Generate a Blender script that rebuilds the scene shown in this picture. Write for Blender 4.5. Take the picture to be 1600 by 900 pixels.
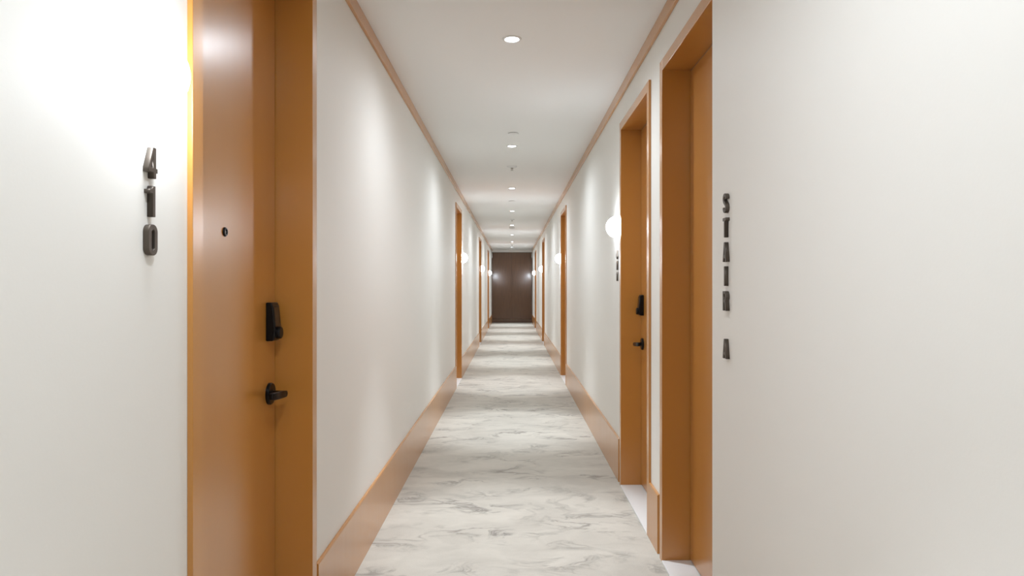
import bpy, bmesh, math, random
from mathutils import Vector, Matrix

for o in list(bpy.data.objects):
    bpy.data.objects.remove(o, do_unlink=True)
S = bpy.context.scene
C = S.collection

# ------------------------------------------------------------------ camera
CAM_H = 1.385
cam_d = bpy.data.cameras.new('camera')
cam = bpy.data.objects.new('camera', cam_d)
C.objects.link(cam)
cam.location = (0, 0, CAM_H)
cam.rotation_euler = (math.pi / 2, 0, 0)
cam_d.sensor_width = 36
cam_d.lens = 24.0
cam_d.shift_y = -3 / 1600
cam_d.clip_start = 0.02
S.camera = cam

# ------------------------------------------------------------------ world, exposure, lamp levels
w = bpy.data.worlds.new('world')
S.world = w
w.use_nodes = True
w.node_tree.nodes['Background'].inputs[0].default_value = (1, 0.95, 0.9, 1)
w.node_tree.nodes['Background'].inputs[1].default_value = 0.0
vs = S.view_settings
vs.view_transform = 'Standard'
vs.look = 'None'
vs.gamma = 1
vs.use_curve_mapping = False
vs.exposure = 0.62
DOME_L = 33.0                       # radiance of the wall domes
BEAM_W, BEAM_DEG, BEAM_SOFT = 110.0, 50, 0.75       # each ceiling downlight: its reflector beam
SPILL_W, SPILL_DEG, SPILL_SOFT = 52.0, 168, 1.0  # and the wide spill of its lens
DOME_COL = (0.92, 1.0, 1.095)
SPOT_COL = (0.92, 1.0, 1.095)

# ------------------------------------------------------------------ dimensions (metres)
A = 0.765            # half width, wall plane to wall plane
F = 0.7515           # face of frames and baseboards
P = 0.892            # face of the door leaves
AN = 0.716           # the thicker wall by the stair door
YB, YE = -3.6, 25.9  # back and end of the corridor
H = 2.765
FW = 0.055           # visible width of the frame face
HEAD = 2.465
DL = [1.607, 9.22, 15.75, 21.26]            # frames on the left wall (near edge)
DR = [2.454, 3.752, 9.55, 16.04, 21.46]     # on the right wall
DW = 1.022


# ------------------------------------------------------------------ materials
def mat(name, col, rough=0.5, metal=0.0, spec=0.5, coat=0.0):
    m = bpy.data.materials.new(name)
    m.use_nodes = True
    b = m.node_tree.nodes['Principled BSDF']
    b.inputs['Base Color'].default_value = (*col, 1)
    b.inputs['Roughness'].default_value = rough
    b.inputs['Metallic'].default_value = metal
    b.inputs['Specular IOR Level'].default_value = spec
    b.inputs['Coat Weight'].default_value = coat
    return m


def nodes(m):
    nt = m.node_tree
    return nt, nt.nodes['Principled BSDF'], (lambda t: nt.nodes.new(t)), (lambda a, b: nt.links.new(a, b))


def bump(m, scale, strength, dist, detail=2):
    nt, b, N, L = nodes(m)
    tc = N('ShaderNodeTexCoord')
    n = N('ShaderNodeTexNoise')
    n.inputs['Scale'].default_value = scale
    n.inputs['Detail'].default_value = detail
    L(tc.outputs['Object'], n.inputs['Vector'])
    bp = N('ShaderNodeBump')
    bp.inputs['Strength'].default_value = strength
    bp.inputs['Distance'].default_value = dist
    L(n.outputs['Fac'], bp.inputs['Height'])
    L(bp.outputs['Normal'], b.inputs['Normal'])


M = {}
M['paint'] = mat('wall_paint', (0.845, 0.825, 0.775), 0.55, spec=0.35)
bump(M['paint'], 160, 0.12, 0.001)
M['ceiling'] = mat('ceiling_paint', (0.87, 0.86, 0.83), 0.8, spec=0.2)
bump(M['ceiling'], 120, 0.08, 0.001)
M['bronze'] = mat('bronze_paint', (0.52, 0.22, 0.038), 0.30, metal=0.0, spec=0.6, coat=0.75)
M['bronze'].node_tree.nodes['Principled BSDF'].inputs['Coat IOR'].default_value = 1.5
M['bronze'].node_tree.nodes['Principled BSDF'].inputs['Coat Roughness'].default_value = 0.26
M['black'] = mat('black_metal', (0.0035, 0.0035, 0.004), 0.3, spec=0.22)
M['gloss_black'] = mat('black_glass', (0.004, 0.004, 0.005), 0.12, spec=0.5)
M['digit'] = mat('dark_bronze_metal', (0.105, 0.085, 0.068), 0.42, metal=0.6)
M['white'] = mat('white_plastic', (0.80, 0.79, 0.76), 0.45)
M['stone'] = mat('white_stone', (0.80, 0.81, 0.80), 0.35)
M['seal'] = mat('grey_seal', (0.2, 0.195, 0.185), 0.6)
M['chrome'] = mat('steel', (0.6, 0.58, 0.55), 0.25, metal=1.0)
M['lens'] = mat('peephole_glass', (0.35, 0.35, 0.36), 0.08, metal=0.4)

# bronze paint: very faint brushing in the roughness
nt, b, N, L = nodes(M['bronze'])
tc = N('ShaderNodeTexCoord')
mp = N('ShaderNodeMapping')
mp.inputs['Scale'].default_value = (6, 6, 0.6)
nz = N('ShaderNodeTexNoise')
nz.inputs['Scale'].default_value = 4
nz.inputs['Detail'].default_value = 4
mr = N('ShaderNodeMapRange')
mr.inputs['To Min'].default_value = 0.27
mr.inputs['To Max'].default_value = 0.33
L(tc.outputs['Object'], mp.inputs['Vector'])
L(mp.outputs['Vector'], nz.inputs['Vector'])
L(nz.outputs['Fac'], mr.inputs['Value'])
L(mr.outputs['Result'], b.inputs['Roughness'])

# end panelling: dark brown veneer with vertical grain, satin lacquer
M['veneer'] = mat('dark_veneer', (0.17, 0.085, 0.045), 0.32, metal=0.8, spec=0.5, coat=0.9)
M['veneer'].node_tree.nodes['Principled BSDF'].inputs['Coat Roughness'].default_value = 0.125
M['veneer'].node_tree.nodes['Principled BSDF'].inputs['Coat IOR'].default_value = 1.65
nt, b, N, L = nodes(M['veneer'])
tc = N('ShaderNodeTexCoord')
mp = N('ShaderNodeMapping')
mp.inputs['Scale'].default_value = (30, 30, 1.2)
nz = N('ShaderNodeTexNoise')
nz.inputs['Scale'].default_value = 2
nz.inputs['Detail'].default_value = 5
cr = N('ShaderNodeValToRGB')
cr.color_ramp.elements[0].position = 0.3
cr.color_ramp.elements[0].color = (0.072, 0.030, 0.010, 1)
cr.color_ramp.elements[1].position = 0.7
cr.color_ramp.elements[1].color = (0.105, 0.046, 0.017, 1)
L(tc.outputs['Object'], mp.inputs['Vector'])
L(mp.outputs['Vector'], nz.inputs['Vector'])
L(nz.outputs['Fac'], cr.inputs['Fac'])
L(cr.outputs['Color'], b.inputs['Base Color'])

# carpet: pale ground with soft grey marbled clouds and broken veins
M['carpet'] = mat('marbled_carpet', (0.6, 0.58, 0.54), 0.95, spec=0.1)
nt, b, N, L = nodes(M['carpet'])
tc = N('ShaderNodeTexCoord')
mp = N('ShaderNodeMapping')
mp.inputs['Rotation'].default_value = (0, 0, math.radians(-24))
mp.inputs['Scale'].default_value = (1.1, 1.85, 1)
L(tc.outputs['Object'], mp.inputs['Vector'])


def noise(vec, scale, detail=4, rough=0.55, dist=0.0):
    n = N('ShaderNodeTexNoise')
    n.inputs['Scale'].default_value = scale
    n.inputs['Detail'].default_value = detail
    n.inputs['Roughness'].default_value = rough
    n.inputs['Distortion'].default_value = dist
    L(vec, n.inputs['Vector'])
    return n


def ramp(fac, stops):
    r = N('ShaderNodeValToRGB')
    e = r.color_ramp.elements
    while len(e) < len(stops):
        e.new(0.5)
    for q, (p, c) in zip(e, stops):
        q.position = p
        q.color = (c, c, c, 1)
    L(fac, r.inputs['Fac'])
    return r


def mix(fac, c1, c2):
    m = N('ShaderNodeMix')
    m.data_type = 'RGBA'
    if fac is not None:
        L(fac, m.inputs[0])
    for k, c in ((6, c1), (7, c2)):
        if isinstance(c, tuple):
            m.inputs[k].default_value = (*c, 1)
        else:
            L(c, m.inputs[k])
    return m


warp = noise(mp.outputs['Vector'], 1.6, 3)
va = N('ShaderNodeVectorMath')
va.operation = 'MULTIPLY_ADD'
L(warp.outputs['Color'], va.inputs[0])
va.inputs[1].default_value = (0.9, 0.9, 0)
L(mp.outputs['Vector'], va.inputs[2])
cloud = noise(va.outputs[0], 1.5, 5, 0.6)
cl = ramp(cloud.outputs['Fac'], [(0.36, 0), (0.68, 1)])
base = mix(cl.outputs['Color'], (0.645, 0.605, 0.53), (0.51, 0.475, 0.415))
v1 = noise(va.outputs[0], 2.2, 6, 0.6, 0.6)
ab = N('ShaderNodeMath'); ab.operation = 'SUBTRACT'; ab.inputs[1].default_value = 0.5
L(v1.outputs['Fac'], ab.inputs[0])
ab2 = N('ShaderNodeMath'); ab2.operation = 'ABSOLUTE'
L(ab.outputs[0], ab2.inputs[0])
vein = ramp(ab2.outputs[0], [(0.0, 1), (0.012, 0.6), (0.05, 0)])
gate = noise(mp.outputs['Vector'], 1.9, 4)
gt = ramp(gate.outputs['Fac'], [(0.45, 0), (0.64, 1)])
mul = N('ShaderNodeMath'); mul.operation = 'MULTIPLY'
L(vein.outputs['Color'], mul.inputs[0]); L(gt.outputs['Color'], mul.inputs[1])
veined = mix(mul.outputs[0], base.outputs[2], (0.29, 0.265, 0.235))
fine = noise(tc.outputs['Object'], 260, 3)
fr = ramp(fine.outputs['Fac'], [(0.3, 0.82), (0.7, 1.0)])
fm = N('ShaderNodeMix'); fm.data_type = 'RGBA'; fm.blend_type = 'MULTIPLY'
fm.inputs[0].default_value = 1.0
L(veined.outputs[2], fm.inputs[6]); L(fr.outputs['Color'], fm.inputs[7])
L(fm.outputs[2], b.inputs['Base Color'])
bp = N('ShaderNodeBump')
bp.inputs['Strength'].default_value = 0.5
bp.inputs['Distance'].default_value = 0.003
L(fine.outputs['Fac'], bp.inputs['Height'])
L(bp.outputs['Normal'], b.inputs['Normal'])


def emis(name, col, strength):
    m = mat(name, (0.8, 0.8, 0.8), 0.3)
    b = m.node_tree.nodes['Principled BSDF']
    b.inputs['Emission Color'].default_value = (*col, 1)
    b.inputs['Emission Strength'].default_value = strength
    return m


M['dome'] = emis('lit_opal_glass', DOME_COL, DOME_L)
M['lamp'] = emis('lit_downlight_lens', SPOT_COL, 14.0)


# ------------------------------------------------------------------ mesh helpers
def box(bm, x0, x1, y0, y1, z0, z1):
    v = [bm.verts.new(p) for p in ((x0, y0, z0), (x1, y0, z0), (x1, y1, z0), (x0, y1, z0),
                                   (x0, y0, z1), (x1, y0, z1), (x1, y1, z1), (x0, y1, z1))]
    for f in ((0, 3, 2, 1), (4, 5, 6, 7), (0, 1, 5, 4), (1, 2, 6, 5), (2, 3, 7, 6), (3, 0, 4, 7)):
        bm.faces.new([v[i] for i in f])


def prism(bm, pts, axis, t0, t1):
    """extrude a 2-D outline; axis 'z': pts are (x, y); axis 'y': pts are (x, z)"""
    def P3(p, t):
        return (p[0], p[1], t) if axis == 'z' else (p[0], t, p[1])
    a = [bm.verts.new(P3(p, t0)) for p in pts]
    c = [bm.verts.new(P3(p, t1)) for p in pts]
    n = len(pts)
    bm.faces.new(a)
    bm.faces.new(c[::-1])
    for i in range(n):
        bm.faces.new((a[i], a[(i + 1) % n], c[(i + 1) % n], c[i]))


def lathe(bm, prof, mtx, seg=40):
    """prof: list of (radius, height) about local +Z, placed by mtx; ends are closed at radius 0"""
    rings = []
    for r, h in prof:
        if r < 1e-6:
            rings.append([bm.verts.new(mtx @ Vector((0, 0, h)))])
        else:
            rings.append([bm.verts.new(mtx @ Vector((r * math.cos(2 * math.pi * i / seg), r * math.sin(2 * math.pi * i / seg), h))) for i in range(seg)])
    for a, c in zip(rings, rings[1:]):
        for i in range(seg):
            j = (i + 1) % seg
            if len(a) == 1 and len(c) == 1:
                continue
            if len(a) == 1:
                bm.faces.new((a[0], c[i], c[j]))
            elif len(c) == 1:
                bm.faces.new((a[i], c[0], a[j]))
            else:
                bm.faces.new((a[i], c[i], c[j], a[j]))


def obj(name, bm, m, parent=None, bevel=0.0, smooth=False, seg=2):
    bmesh.ops.recalc_face_normals(bm, faces=bm.faces)
    me = bpy.data.meshes.new(name)
    bm.to_mesh(me)
    bm.free()
    me.materials.append(M[m])
    if smooth:
        for p in me.polygons:
            p.use_smooth = True
        me.set_sharp_from_angle(angle=math.radians(35))
    o = bpy.data.objects.new(name, me)
    C.objects.link(o)
    if parent:
        o.parent = parent
        o.matrix_parent_inverse = parent.matrix_world.inverted()
    if bevel:
        bv = o.modifiers.new('bevel', 'BEVEL')
        bv.width = bevel
        bv.segments = seg
        bv.limit_method = 'ANGLE'
    return o


def tag(o, label, cat, group=None, kind=None):
    o['label'] = label
    o['category'] = cat
    if group:
        o['group'] = group
    if kind:
        o['kind'] = kind
    return o


def empty(name, loc):
    o = bpy.data.objects.new(name, None)
    C.objects.link(o)
    o.location = loc
    o.empty_display_size = 0.1
    o.matrix_world = Matrix.Translation(loc)
    return o


def B():
    return bmesh.new()


# ------------------------------------------------------------------ the shell
bm = B(); box(bm, -1.1, 1.1, YB - 0.15, YE + 0.15, -0.12, 0.0)
tag(obj('floor', bm, 'carpet'), 'pale carpet with grey marbled veins running down the corridor', 'floor', kind='structure')
bm = B(); box(bm, -1.1, 1.1, YB - 0.15, YE + 0.15, H, H + 0.12)
tag(obj('ceiling', bm, 'ceiling'), 'plain off-white ceiling of the corridor', 'ceiling', kind='structure')


def wall(name, s, doors, label):
    bm = B()
    X0, X1 = sorted((s * A, s * (A + 0.2)))
    G = 0.02
    y = YB
    for d in doors:
        box(bm, X0, X1, y, d + G, 0, H)
        box(bm, X0, X1, d + G, d + DW - G, HEAD + 0.035, H)
        y = d + DW - G
    box(bm, X0, X1, y, YE, 0, H)
    if s > 0:                                   # thicker length of wall before the stair door
        box(bm, AN, A, YB, 2.44, 0, H)
    return tag(obj(name, bm, 'paint'), label, 'wall', kind='structure')


wall('wall_left', -1, DL, 'off-white painted corridor wall with door 410')
wall('wall_right', 1, DR, 'off-white painted corridor wall with the stair door')
bm = B(); box(bm, -0.965, 0.965, YB - 0.15, YB, 0, H)
tag(obj('wall_back', bm, 'paint'), 'off-white painted wall closing the corridor, opposite the brown panelling', 'wall', kind='structure')
bm = B(); box(bm, -0.965, 0.965, YE, YE + 0.15, 0, H)
we = tag(obj('wall_end', bm, 'paint'), 'end wall of the corridor covered in dark brown wood panels', 'wall', kind='structure')
for x0, x1 in ((-A + 0.001, 0), (0, A - 0.001)):
    bm = B(); box(bm, x0, x1, YE - 0.02, YE, 0.13, 2.665)
    obj('panel', bm, 'veneer', we, 0.005)
bm = B(); box(bm, -A + 0.001, A - 0.001, YE - 0.028, YE, 0, 0.128)
obj('plinth', bm, 'veneer', we, 0.002)
bm = B(); box(bm, -A + 0.001, A - 0.001, YE - 0.03, YE, 2.667, H)
obj('header', bm, 'paint', we, 0.002)


def runs(doors, y_from, gap):
    y = y_from
    out = []
    for d in doors:
        out.append((y, d - gap))
        y = d + DW + gap
    out.append((y, YE - 0.03))
    return out


def baseboard(name, s, y0, y1, a, label, group):
    f = a - (A - F)
    X = [(s * a, 0), (s * f, 0), (s * f, 0.300), (s * (f + 0.004), 0.306), (s * a, 0.306)]
    bm = B(); prism(bm, X, 'y', y0, y1)
    return tag(obj(name, bm, 'bronze', None, 0.0012), label, 'baseboard', group, 'structure')


for y0, y1 in runs(DL, YB, 0.025):
    near = y0 < 0
    baseboard('baseboard_left', -1, y0, y1, A,
              'tall bronze baseboard under the number 410' if near else
              ('long bronze baseboard from door 410 to the next door' if y0 < 3 else 'tall bronze baseboard between far doors on the wall of door 410'),
              None if y0 < 3 else 'far baseboards on the wall of door 410')
for y0, y1 in runs(DR, YB, 0.05):
    if y0 < 0:
        baseboard('baseboard_right', 1, y0, 2.44, AN, 'tall bronze baseboard under the STAIR A letters', None)
    elif y0 < 3.6:
        baseboard('baseboard_right', 1, 3.53, DR[1], A, 'short bronze baseboard piece between the stair door and the room door next to it', None)
    elif y0 < 6:
        baseboard('baseboard_right', 1, y0, y1, A, 'long bronze baseboard past the room door next to the stair door', None)
    else:
        baseboard('baseboard_right', 1, y0, y1, A, 'tall bronze baseboard between far doors on the stair door wall', 'far baseboards on the stair door wall')

ZT = CAM_H + 1.31
bm = B(); box(bm, -A, -A + 0.016, YB, YE - 0.03, ZT, H)
tag(obj('trim_1', bm, 'bronze', None, 0.0012), 'thin bronze ceiling moulding along the wall of door 410', 'trim', kind='structure')
bm = B(); box(bm, A - 0.016, A, 2.44, YE - 0.03, ZT, H)
box(bm, AN - 0.016, AN, YB, 2.44, ZT, H)
tag(obj('trim_2', bm, 'bronze', None, 0.0012), 'thin bronze ceiling moulding along the stair door wall', 'trim', kind='structure')


# ------------------------------------------------------------------ doors
def rotm(s):
    """local +Z -> out of the wall into the corridor, for the wall on side s"""
    return Matrix.Rotation(-s * math.pi / 2, 4, 'Y')


def door(n, s, y0, label, lock=True, peep=True, latch_far=True):
    d = empty('door_%d' % n, (s * A, y0 + DW / 2, 0))
    tag(d, label, 'door', kind='structure')
    y1 = y0 + DW
    a, f, bk = s * A, s * F, s * 0.945
    i0, i1 = y0 + FW, y1 - FW
    top = HEAD + FW
    # frame: two jambs and a head, L-shaped (face plate over the wall, return into the opening)
    bm = B(); prism(bm, [(f, y0), (f, i0), (bk, i0), (bk, y0 + 0.02), (a, y0 + 0.02), (a, y0)], 'z', 0, top)
    obj('jamb', bm, 'bronze', d, 0.0015)
    bm = B(); prism(bm, [(f, y1), (f, i1), (bk, i1), (bk, y1 - 0.02), (a, y1 - 0.02), (a, y1)], 'z', 0, top)
    obj('jamb', bm, 'bronze', d, 0.0015)
    bm = B(); prism(bm, [(f, top), (f, HEAD), (bk, HEAD), (bk, HEAD + 0.035), (a, HEAD + 0.035), (a, top)], 'y', i0, i1)
    obj('frame_head', bm, 'bronze', d, 0.0015)
    # stop with rubber seal behind the leaf
    bm = B()
    X0, X1 = sorted((s * (P + 0.003), s * (P + 0.046)))
    box(bm, X0, X1, i0, i0 + 0.0055, 0.012, HEAD)
    box(bm, X0, X1, i1 - 0.0055, i1, 0.012, HEAD)
    box(bm, X0, X1, i0, i1, HEAD - 0.0055, HEAD)
    obj('door_seal', bm, 'seal', d)
    bm = B()
    X0, X1 = sorted((s * P, s * (P + 0.045)))
    box(bm, X0, X1, i0 + 0.006, i1 - 0.006, 0.018, HEAD - 0.006)
    leaf = obj('leaf', bm, 'bronze', d, 0.0015)
    bm = B()
    X0, X1 = sorted((s * (F - 0.002), s * 0.96))
    box(bm, X0, X1, i0, i1, 0.0, 0.012)
    obj('threshold', bm, 'stone', d, 0.002)['label'] = 'white stone threshold'
    yl = (i1 - 0.067) if latch_far else (i0 + 0.067)      # latch axis
    hd = -1 if latch_far else 1                            # lever points to the hinges
    R = rotm(s)
    if peep:
        bm = B()
        mtx = Matrix.Translation((s * P, (i0 + i1) / 2, 1.553)) @ R
        lathe(bm, [(0, 0), (0.0145, 0), (0.0145, 0.003), (0.012, 0.006), (0.0085, 0.006), (0.007, 0.002), (0, 0.002)], mtx, 32)
        pe = obj('peephole', bm, 'black', d, smooth=True)
        bm = B(); lathe(bm, [(0.0068, 0.0022), (0.005, 0.0036), (0, 0.0042)], mtx, 24)
        obj('peephole_lens', bm, 'lens', pe, smooth=True)
    # lever: rose, spindle neck, flat return lever
    bm = B()
    mtx = Matrix.Translation((s * P, yl, 0.99)) @ R
    lathe(bm, [(0, 0), (0.040, 0), (0.040, 0.008), (0.037, 0.012), (0.016, 0.013), (0.0125, 0.016), (0, 0.016)], mtx, 40)
    rose = obj('lever_rose', bm, 'black', d, smooth=True)
    bm = B()
    lathe(bm, [(0, 0.014), (0.0115, 0.014), (0.0115, 0.062), (0.009, 0.066), (0, 0.066)], mtx, 28)
    prev = None
    for t, (hw, o0, o1) in ((-0.012, (0.009, 0.050, 0.064)), (0.0, (0.0115, 0.048, 0.066)), (0.03, (0.013, 0.049, 0.065)),
                            (0.085, (0.0135, 0.048, 0.062)), (0.108, (0.013, 0.044, 0.058)), (0.118, (0.011, 0.040, 0.053))):
        ring = [bm.verts.new((s * (P - o), yl + hd * t, 0.99 + max(t, 0) * 0.06 + z)) for o, z in ((o0, -hw), (o1, -hw), (o1, hw), (o0, hw))]
        if prev:
            for i in range(4):
                bm.faces.new((prev[i], prev[(i + 1) % 4], ring[(i + 1) % 4], ring[i]))
        else:
            bm.faces.new(ring)
        prev = ring
    bm.faces.new(prev[::-1])
    obj('lever', bm, 'black', rose, 0.003, smooth=True)
    if lock:
        # keypad dead-bolt: tapered body, glossy keypad face, thumb turn
        bm = B()
        hw = 0.0355
        prof = [(0, 1.185), (0.024, 1.185), (0.030, 1.192), (0.034, 1.225), (0.026, 1.310), (0.020, 1.325), (0, 1.325)]
        for z in (0,):
            prism(bm, [(s * (P - o), zz) for o, zz in prof], 'y', yl - hw, yl + hw)
        lk = obj('keypad_lock', bm, 'black', d, 0.004, smooth=True, seg=3)
        bm = B()
        prism(bm, [(s * (P - o), zz) for o, zz in ((0.030, 1.236), (0.0345, 1.236), (0.0275, 1.308), (0.023, 1.308))], 'y', yl - 0.027, yl + 0.027)
        obj('keypad', bm, 'gloss_black', lk, 0.001)
        bm = B()
        m2 = Matrix.Translation((s * (P - 0.026), yl, 1.214)) @ R
        lathe(bm, [(0, 0), (0.0225, 0), (0.0225, 0.016), (0.020, 0.020), (0, 0.020)], m2, 32)
        obj('thumb_turn', bm, 'black', lk, 0.001, smooth=True)
    return d


door(1, -1, DL[0], 'bronze door 410 with black keypad lock, lever and peephole')
door(2, 1, DR[0], 'bronze stair door beside the STAIR A letters', lock=False, peep=False, latch_far=False)
door(3, 1, DR[1], 'bronze room door with black lock and lever next to the stair door')
n = 4
FAR_L = ['second bronze door along the wall from 410', 'third bronze door along the wall from 410', 'fourth bronze door on the wall of 410, next to the brown end panels']
FAR_R = ['second bronze room door along the wall from the stair door', 'third bronze room door along the wall from the stair door', 'fourth bronze room door on the stair wall, next to the brown end panels']
for y, lab in zip(DL[1:], FAR_L):
    door(n, -1, y, lab); n += 1
for y, lab in zip(DR[2:], FAR_R):
    door(n, 1, y, lab); n += 1


# ------------------------------------------------------------------ wall domes
def sconce(s, y, label, group=None, z=1.815):
    t = empty('dome_sconce', (s * A, y, z))
    tag(t, label, 'wall lamp', group)
    mtx = Matrix.Translation((s * A, y, z)) @ rotm(s)
    r, c = 0.078, 0.010
    bm = B()
    a0 = math.asin(-(c - 0.005) / r)
    prof = [(r * math.cos(a0 + (math.pi / 2 - a0) * i / 18), c + r * math.sin(a0 + (math.pi / 2 - a0) * i / 18)) for i in range(19)]
    prof[-1] = (0, c + r)
    lathe(bm, [(0, 0.005)] + prof, mtx, 48)
    obj('glass_dome', bm, 'dome', t, smooth=True)
    bm = B(); lathe(bm, [(0, 0), (0.074, 0), (0.074, 0.005), (0, 0.005)], mtx, 48)
    obj('backplate', bm, 'white', t)
    return t


OFF = 0.18
sconce(-1, 1.42, 'lit white dome lamp on the wall above the number 410', z=1.83)
sconce(1, DR[1] + DW + 0.14, 'lit white dome lamp on the stair door wall, past the door with lever and lock', z=1.81)
far = [(-1, DL[1] + DW + OFF), (1, DR[2] + DW + OFF), (-1, DL[2] + DW + OFF), (1, DR[3] + DW + OFF), (-1, DL[3] + DW + OFF), (1, DR[4] + DW + OFF)]
ORD_L = ['second door on the wall of 410', 'third door on the wall of 410', 'last door on the wall of 410']
ORD_R = ['second room door on the stair wall', 'third room door on the stair wall', 'last door on the stair wall']
for i, (s, y) in enumerate(far):
    sconce(s, y, 'lit white dome lamp beside the ' + (ORD_L if s < 0 else ORD_R)[i // 2], 'lit domes down the corridor')


# ------------------------------------------------------------------ ceiling fittings
def downlight(y, out=None):
    nm_ = (lambda n: out + n + '_offscreen') if out else (lambda n: n)
    t = empty(nm_('recessed_downlight'), (0, y, H))
    tag(t, 'lit round recessed downlight in the white ceiling', 'ceiling light', 'recessed downlights along the ceiling')
    mtx = Matrix.Translation((0, y, H)) @ Matrix.Rotation(math.pi, 4, 'X')
    bm = B()
    lathe(bm, [(0.038, 0), (0.054, 0), (0.054, 0.002), (0.051, 0.006), (0.042, 0.006), (0.038, 0.003), (0.038, 0)], mtx, 40)
    obj('trim_ring', bm, 'white', t, smooth=True)
    bm = B(); lathe(bm, [(0, 0), (0.038, 0), (0.038, 0.003), (0, 0.0035)], mtx, 40)
    obj(nm_('lens'), bm, 'lamp', t)
    for nm, W, deg, soft in (('downlight_beam', BEAM_W, BEAM_DEG, BEAM_SOFT), ('downlight_spill', SPILL_W, SPILL_DEG, SPILL_SOFT)):
        ld = bpy.data.lights.new(nm_(nm), 'SPOT')
        ld.energy = W
        ld.color = SPOT_COL
        ld.spot_size = math.radians(deg)
        ld.spot_blend = soft
        ld.shadow_soft_size = 0.04
        lo = bpy.data.objects.new(nm_(nm), ld)
        C.objects.link(lo)
        lo.parent = t
        lo.location = (0, 0, -0.012)
    return t


for k in range(8):
    downlight(3.81 + 2.91 * k)
# the same row goes on at the same spacing before the first one in view
downlight(3.81 - 2.91, 'overhead_')
downlight(3.81 - 2 * 2.91, 'rear_')


def cover_plate(y, x, r, label, group=None):
    bm = B()
    mtx = Matrix.Translation((x, y, H)) @ Matrix.Rotation(math.pi, 4, 'X') @ Matrix.Rotation(math.radians(1.2), 4, 'X')
    lathe(bm, [(0, 0), (r * 0.7, 0), (r * 0.7, 0.003), (r, 0.003), (r, 0.006), (r * 0.96, 0.0075), (0, 0.0085)], mtx, 40)
    return tag(obj('sprinkler_cover_plate', bm, 'white', smooth=True), label, 'cover plate', group)


cover_plate(6.16, 0.012, 0.046, 'flat round white cover plate on the ceiling next to a downlight', 'flat ceiling cover plates')
cover_plate(11.06, 0.0, 0.055, 'flat round white cover plate on the ceiling next to a downlight', 'flat ceiling cover plates')


def sprinkler(y):
    t = empty('fire_sprinkler', (0, y, H))
    tag(t, 'small pendent fire sprinkler with round white plate on the ceiling', 'sprinkler', 'sprinklers along the ceiling')
    mtx = Matrix.Translation((0, y, H)) @ Matrix.Rotation(math.pi, 4, 'X')
    bm = B(); lathe(bm, [(0, 0), (0.058, 0), (0.058, 0.003), (0.050, 0.012), (0.026, 0.020), (0.024, 0.014), (0, 0.014)], mtx, 40)
    obj('escutcheon', bm, 'white', t, smooth=True)
    bm = B(); lathe(bm, [(0, 0.013), (0.009, 0.013), (0.009, 0.028), (0.005, 0.032), (0.004, 0.044), (0, 0.044)], mtx, 20)
    obj('nozzle', bm, 'chrome', t, smooth=True)
    bm = B(); lathe(bm, [(0, 0.043), (0.016, 0.043), (0.016, 0.046), (0, 0.047)], mtx, 24)
    obj('deflector', bm, 'chrome', t)
    for q in (-1, 1):
        bm = B(); box(bm, q * 0.0105 - 0.0015, q * 0.0105 + 0.0015, y - 0.002, y + 0.002, H - 0.044, H - 0.014)
        obj('arm', bm, 'chrome', t)


for y in (7.87, 14.1, 22.6):
    sprinkler(y)


def detector(y, label):
    t = empty('smoke_detector', (0, y, H))
    tag(t, label, 'smoke detector')
    mtx = Matrix.Translation((0, y, H)) @ Matrix.Rotation(math.pi, 4, 'X')
    bm = B(); lathe(bm, [(0, 0), (0.070, 0), (0.070, 0.012), (0, 0.012)], mtx, 40)
    obj('base', bm, 'white', t)
    bm = B(); lathe(bm, [(0, 0.012), (0.060, 0.012), (0.060, 0.017), (0.064, 0.018), (0.062, 0.034), (0.040, 0.046), (0, 0.048)], mtx, 40)
    obj('head', bm, 'white', t, smooth=True)


detector(15.95, 'round white smoke detector mid-way along the ceiling')
detector(24.9, 'round white smoke detector on the ceiling before the brown panels')

for s in (-1, 1):
    t = empty('alarm_box', (s * A, 25.35, 2.42))
    tag(t, 'small white box high on the wall beside the brown end panels', 'alarm box', 'white boxes beside the end panels')
    X0, X1 = sorted((s * A, s * (A - 0.03)))
    bm = B(); box(bm, X0, X1, 25.29, 25.41, 2.42, 2.60)
    obj('housing', bm, 'white', t, 0.006)
    X0, X1 = sorted((s * (A - 0.028), s * (A - 0.038)))
    bm = B(); box(bm, X0, X1, 25.315, 25.385, 2.47, 2.51)
    obj('cover', bm, 'white', t, 0.004)


# ------------------------------------------------------------------ raised digits and letters (millimetres)
def arc(cx, cy, rx, ry, a0, a1, n=10):
    return [(cx + rx * math.cos(math.radians(a0 + (a1 - a0) * i / n)), cy + ry * math.sin(math.radians(a0 + (a1 - a0) * i / n))) for i in range(n + 1)]


def stadium(x0, x1, y0, y1, r, n=8):
    return (arc(x1 - r, y1 - r, r, r, 0, 90, n) + arc(x0 + r, y1 - r, r, r, 90, 180, n) +
            arc(x0 + r, y0 + r, r, r, 180, 270, n) + arc(x1 - r, y0 + r, r, r, 270, 360, n))


def stroke(pts, w):
    l, r = [], []
    for i, p in enumerate(pts):
        a = Vector(pts[max(i - 1, 0)]); c = Vector(pts[min(i + 1, len(pts) - 1)])
        d = (c - a).normalized()
        nrm = Vector((-d.y, d.x)) * (w / 2)
        l.append(tuple(Vector(p) + nrm)); r.append(tuple(Vector(p) - nrm))
    return l + r[::-1]


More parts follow.
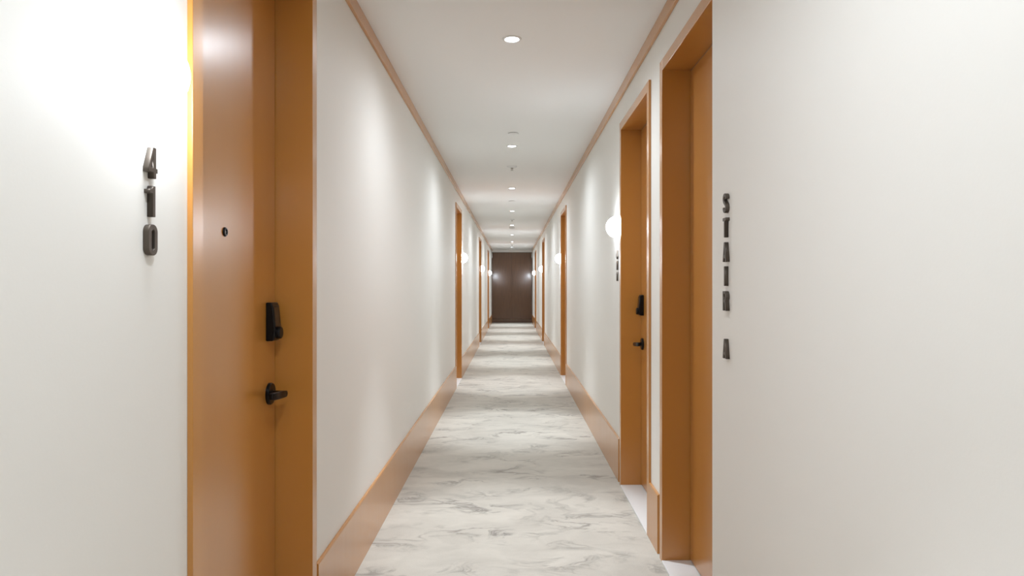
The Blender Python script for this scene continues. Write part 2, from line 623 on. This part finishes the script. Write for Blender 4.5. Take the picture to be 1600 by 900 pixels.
s_line = (arc(18, 48.5, 12, 11, 0, 180, 14) + [(6, 46)] + [(8, 40), (13, 35.5), (18, 32.5), (23, 29.5), (28, 25), (30, 19)] +
          arc(18, 16.5, 12, 11, 0, -180, 14))
s_line = [(30, 46)] + s_line + [(6, 19)]
GLYPH = {
    '4': [[(17, 65), (30, 65), (30, 22), (36, 22), (36, 12), (30, 12), (30, 0), (19, 0), (19, 12), (0, 12), (0, 22)],
          [(19, 22), (19, 50), (9.5, 22)]],
    '1': [[(27, 0), (27, 65), (18, 65), (15.5, 60), (11, 57.5), (4, 57), (4, 48.5), (16, 48.5), (16, 0)]],
    '0': [stadium(0, 36, 0, 65, 16), stadium(12, 24, 11, 54, 5.9)],
    'S': [stroke(s_line, 11)],
    'T': [[(0, 65), (0, 54.5), (12.5, 54.5), (12.5, 0), (23.5, 0), (23.5, 54.5), (36, 54.5), (36, 65)]],
    'A': [[(12, 65), (24, 65), (37, 0), (26, 0), (23.8, 12), (12.2, 12), (10, 0), (-1, 0)], [(14, 22), (22, 22), (18, 46)]],
    'I': [[(12.5, 0), (23.5, 0), (23.5, 65), (12.5, 65)]],
    'R': [[(0, 0), (0, 65)] + arc(20, 47, 16, 18, 90, -50, 14) + [(37, 0), (25.5, 0), (18, 27), (11, 27), (11, 0)],
          [(11, 56)] + arc(19, 46.5, 6.5, 9.5, 90, -90, 10) + [(11, 37)]],
}


def glyph_mesh(ch, thick):
    cu = bpy.data.curves.new('glyph', 'CURVE')
    cu.dimensions = '2D'
    cu.fill_mode = 'BOTH'
    cu.extrude = thick / 2 - 0.0012
    cu.bevel_depth = 0.0012
    cu.offset = -0.0012
    cu.bevel_resolution = 1
    for loop in GLYPH[ch]:
        sp = cu.splines.new('POLY')
        sp.points.add(len(loop) - 1)
        for p, (x, y) in zip(sp.points, loop):
            p.co = ((x - 18) / 1000, (y - 32.5) / 1000, thick / 2, 1)
        sp.use_cyclic_u = True
    o = bpy.data.objects.new('glyph', cu)
    me = bpy.data.meshes.new_from_object(o)
    bpy.data.objects.remove(o)
    bpy.data.curves.remove(cu)
    me.materials.clear()
    me.materials.append(M['digit'])
    return me


MESH = {}
for ch in GLYPH:
    MESH[ch] = glyph_mesh(ch, 0.013)
    MESH[ch].name = 'character'


def sign(name, s, x, y, chars, label, part):
    t = empty(name, (s * x, y, chars[0][1]))
    tag(t, label, 'sign')
    # local X = reading direction, local Y = up, local Z = out of the wall
    rx = Vector((0, -s, 0)); up = Vector((0, 0, 1)); out = Vector((-s, 0, 0))
    rot = Matrix((rx, up, out)).transposed().to_4x4()
    for ch, z in chars:
        o = bpy.data.objects.new(part, MESH[ch])
        C.objects.link(o)
        o.parent = t
        o.matrix_parent_inverse = t.matrix_world.inverted()
        o.matrix_world = Matrix.Translation((s * x, y, z)) @ rot
    return t


z0 = CAM_H + (447 - 254) * 1.43 / 1066.7
sign('room_number', -1, A, 1.432, [('4', z0), ('1', z0 - 0.081), ('0', z0 - 0.162)], 'raised dark metal room number 410 stacked on the wall', 'digit')
z0 = CAM_H + 49 * 4.92 / 1066.7
sign('room_number', 1, A, 4.92, [('4', z0), ('1', z0 - 0.0785), ('1', z0 - 0.157)], 'small dark raised digits under a dome lamp on the stair door wall', 'digit')
pz = lambda py: CAM_H + (447 - py) * 2.27 / 1066.7
sign('stair_sign', 1, AN, 2.262, [('S', pz(318)), ('T', pz(356)), ('A', pz(394)), ('I', pz(431.5)), ('R', pz(470)), ('A', pz(544.5))],
     'raised dark metal letters STAIR A stacked on the wall', 'letter')
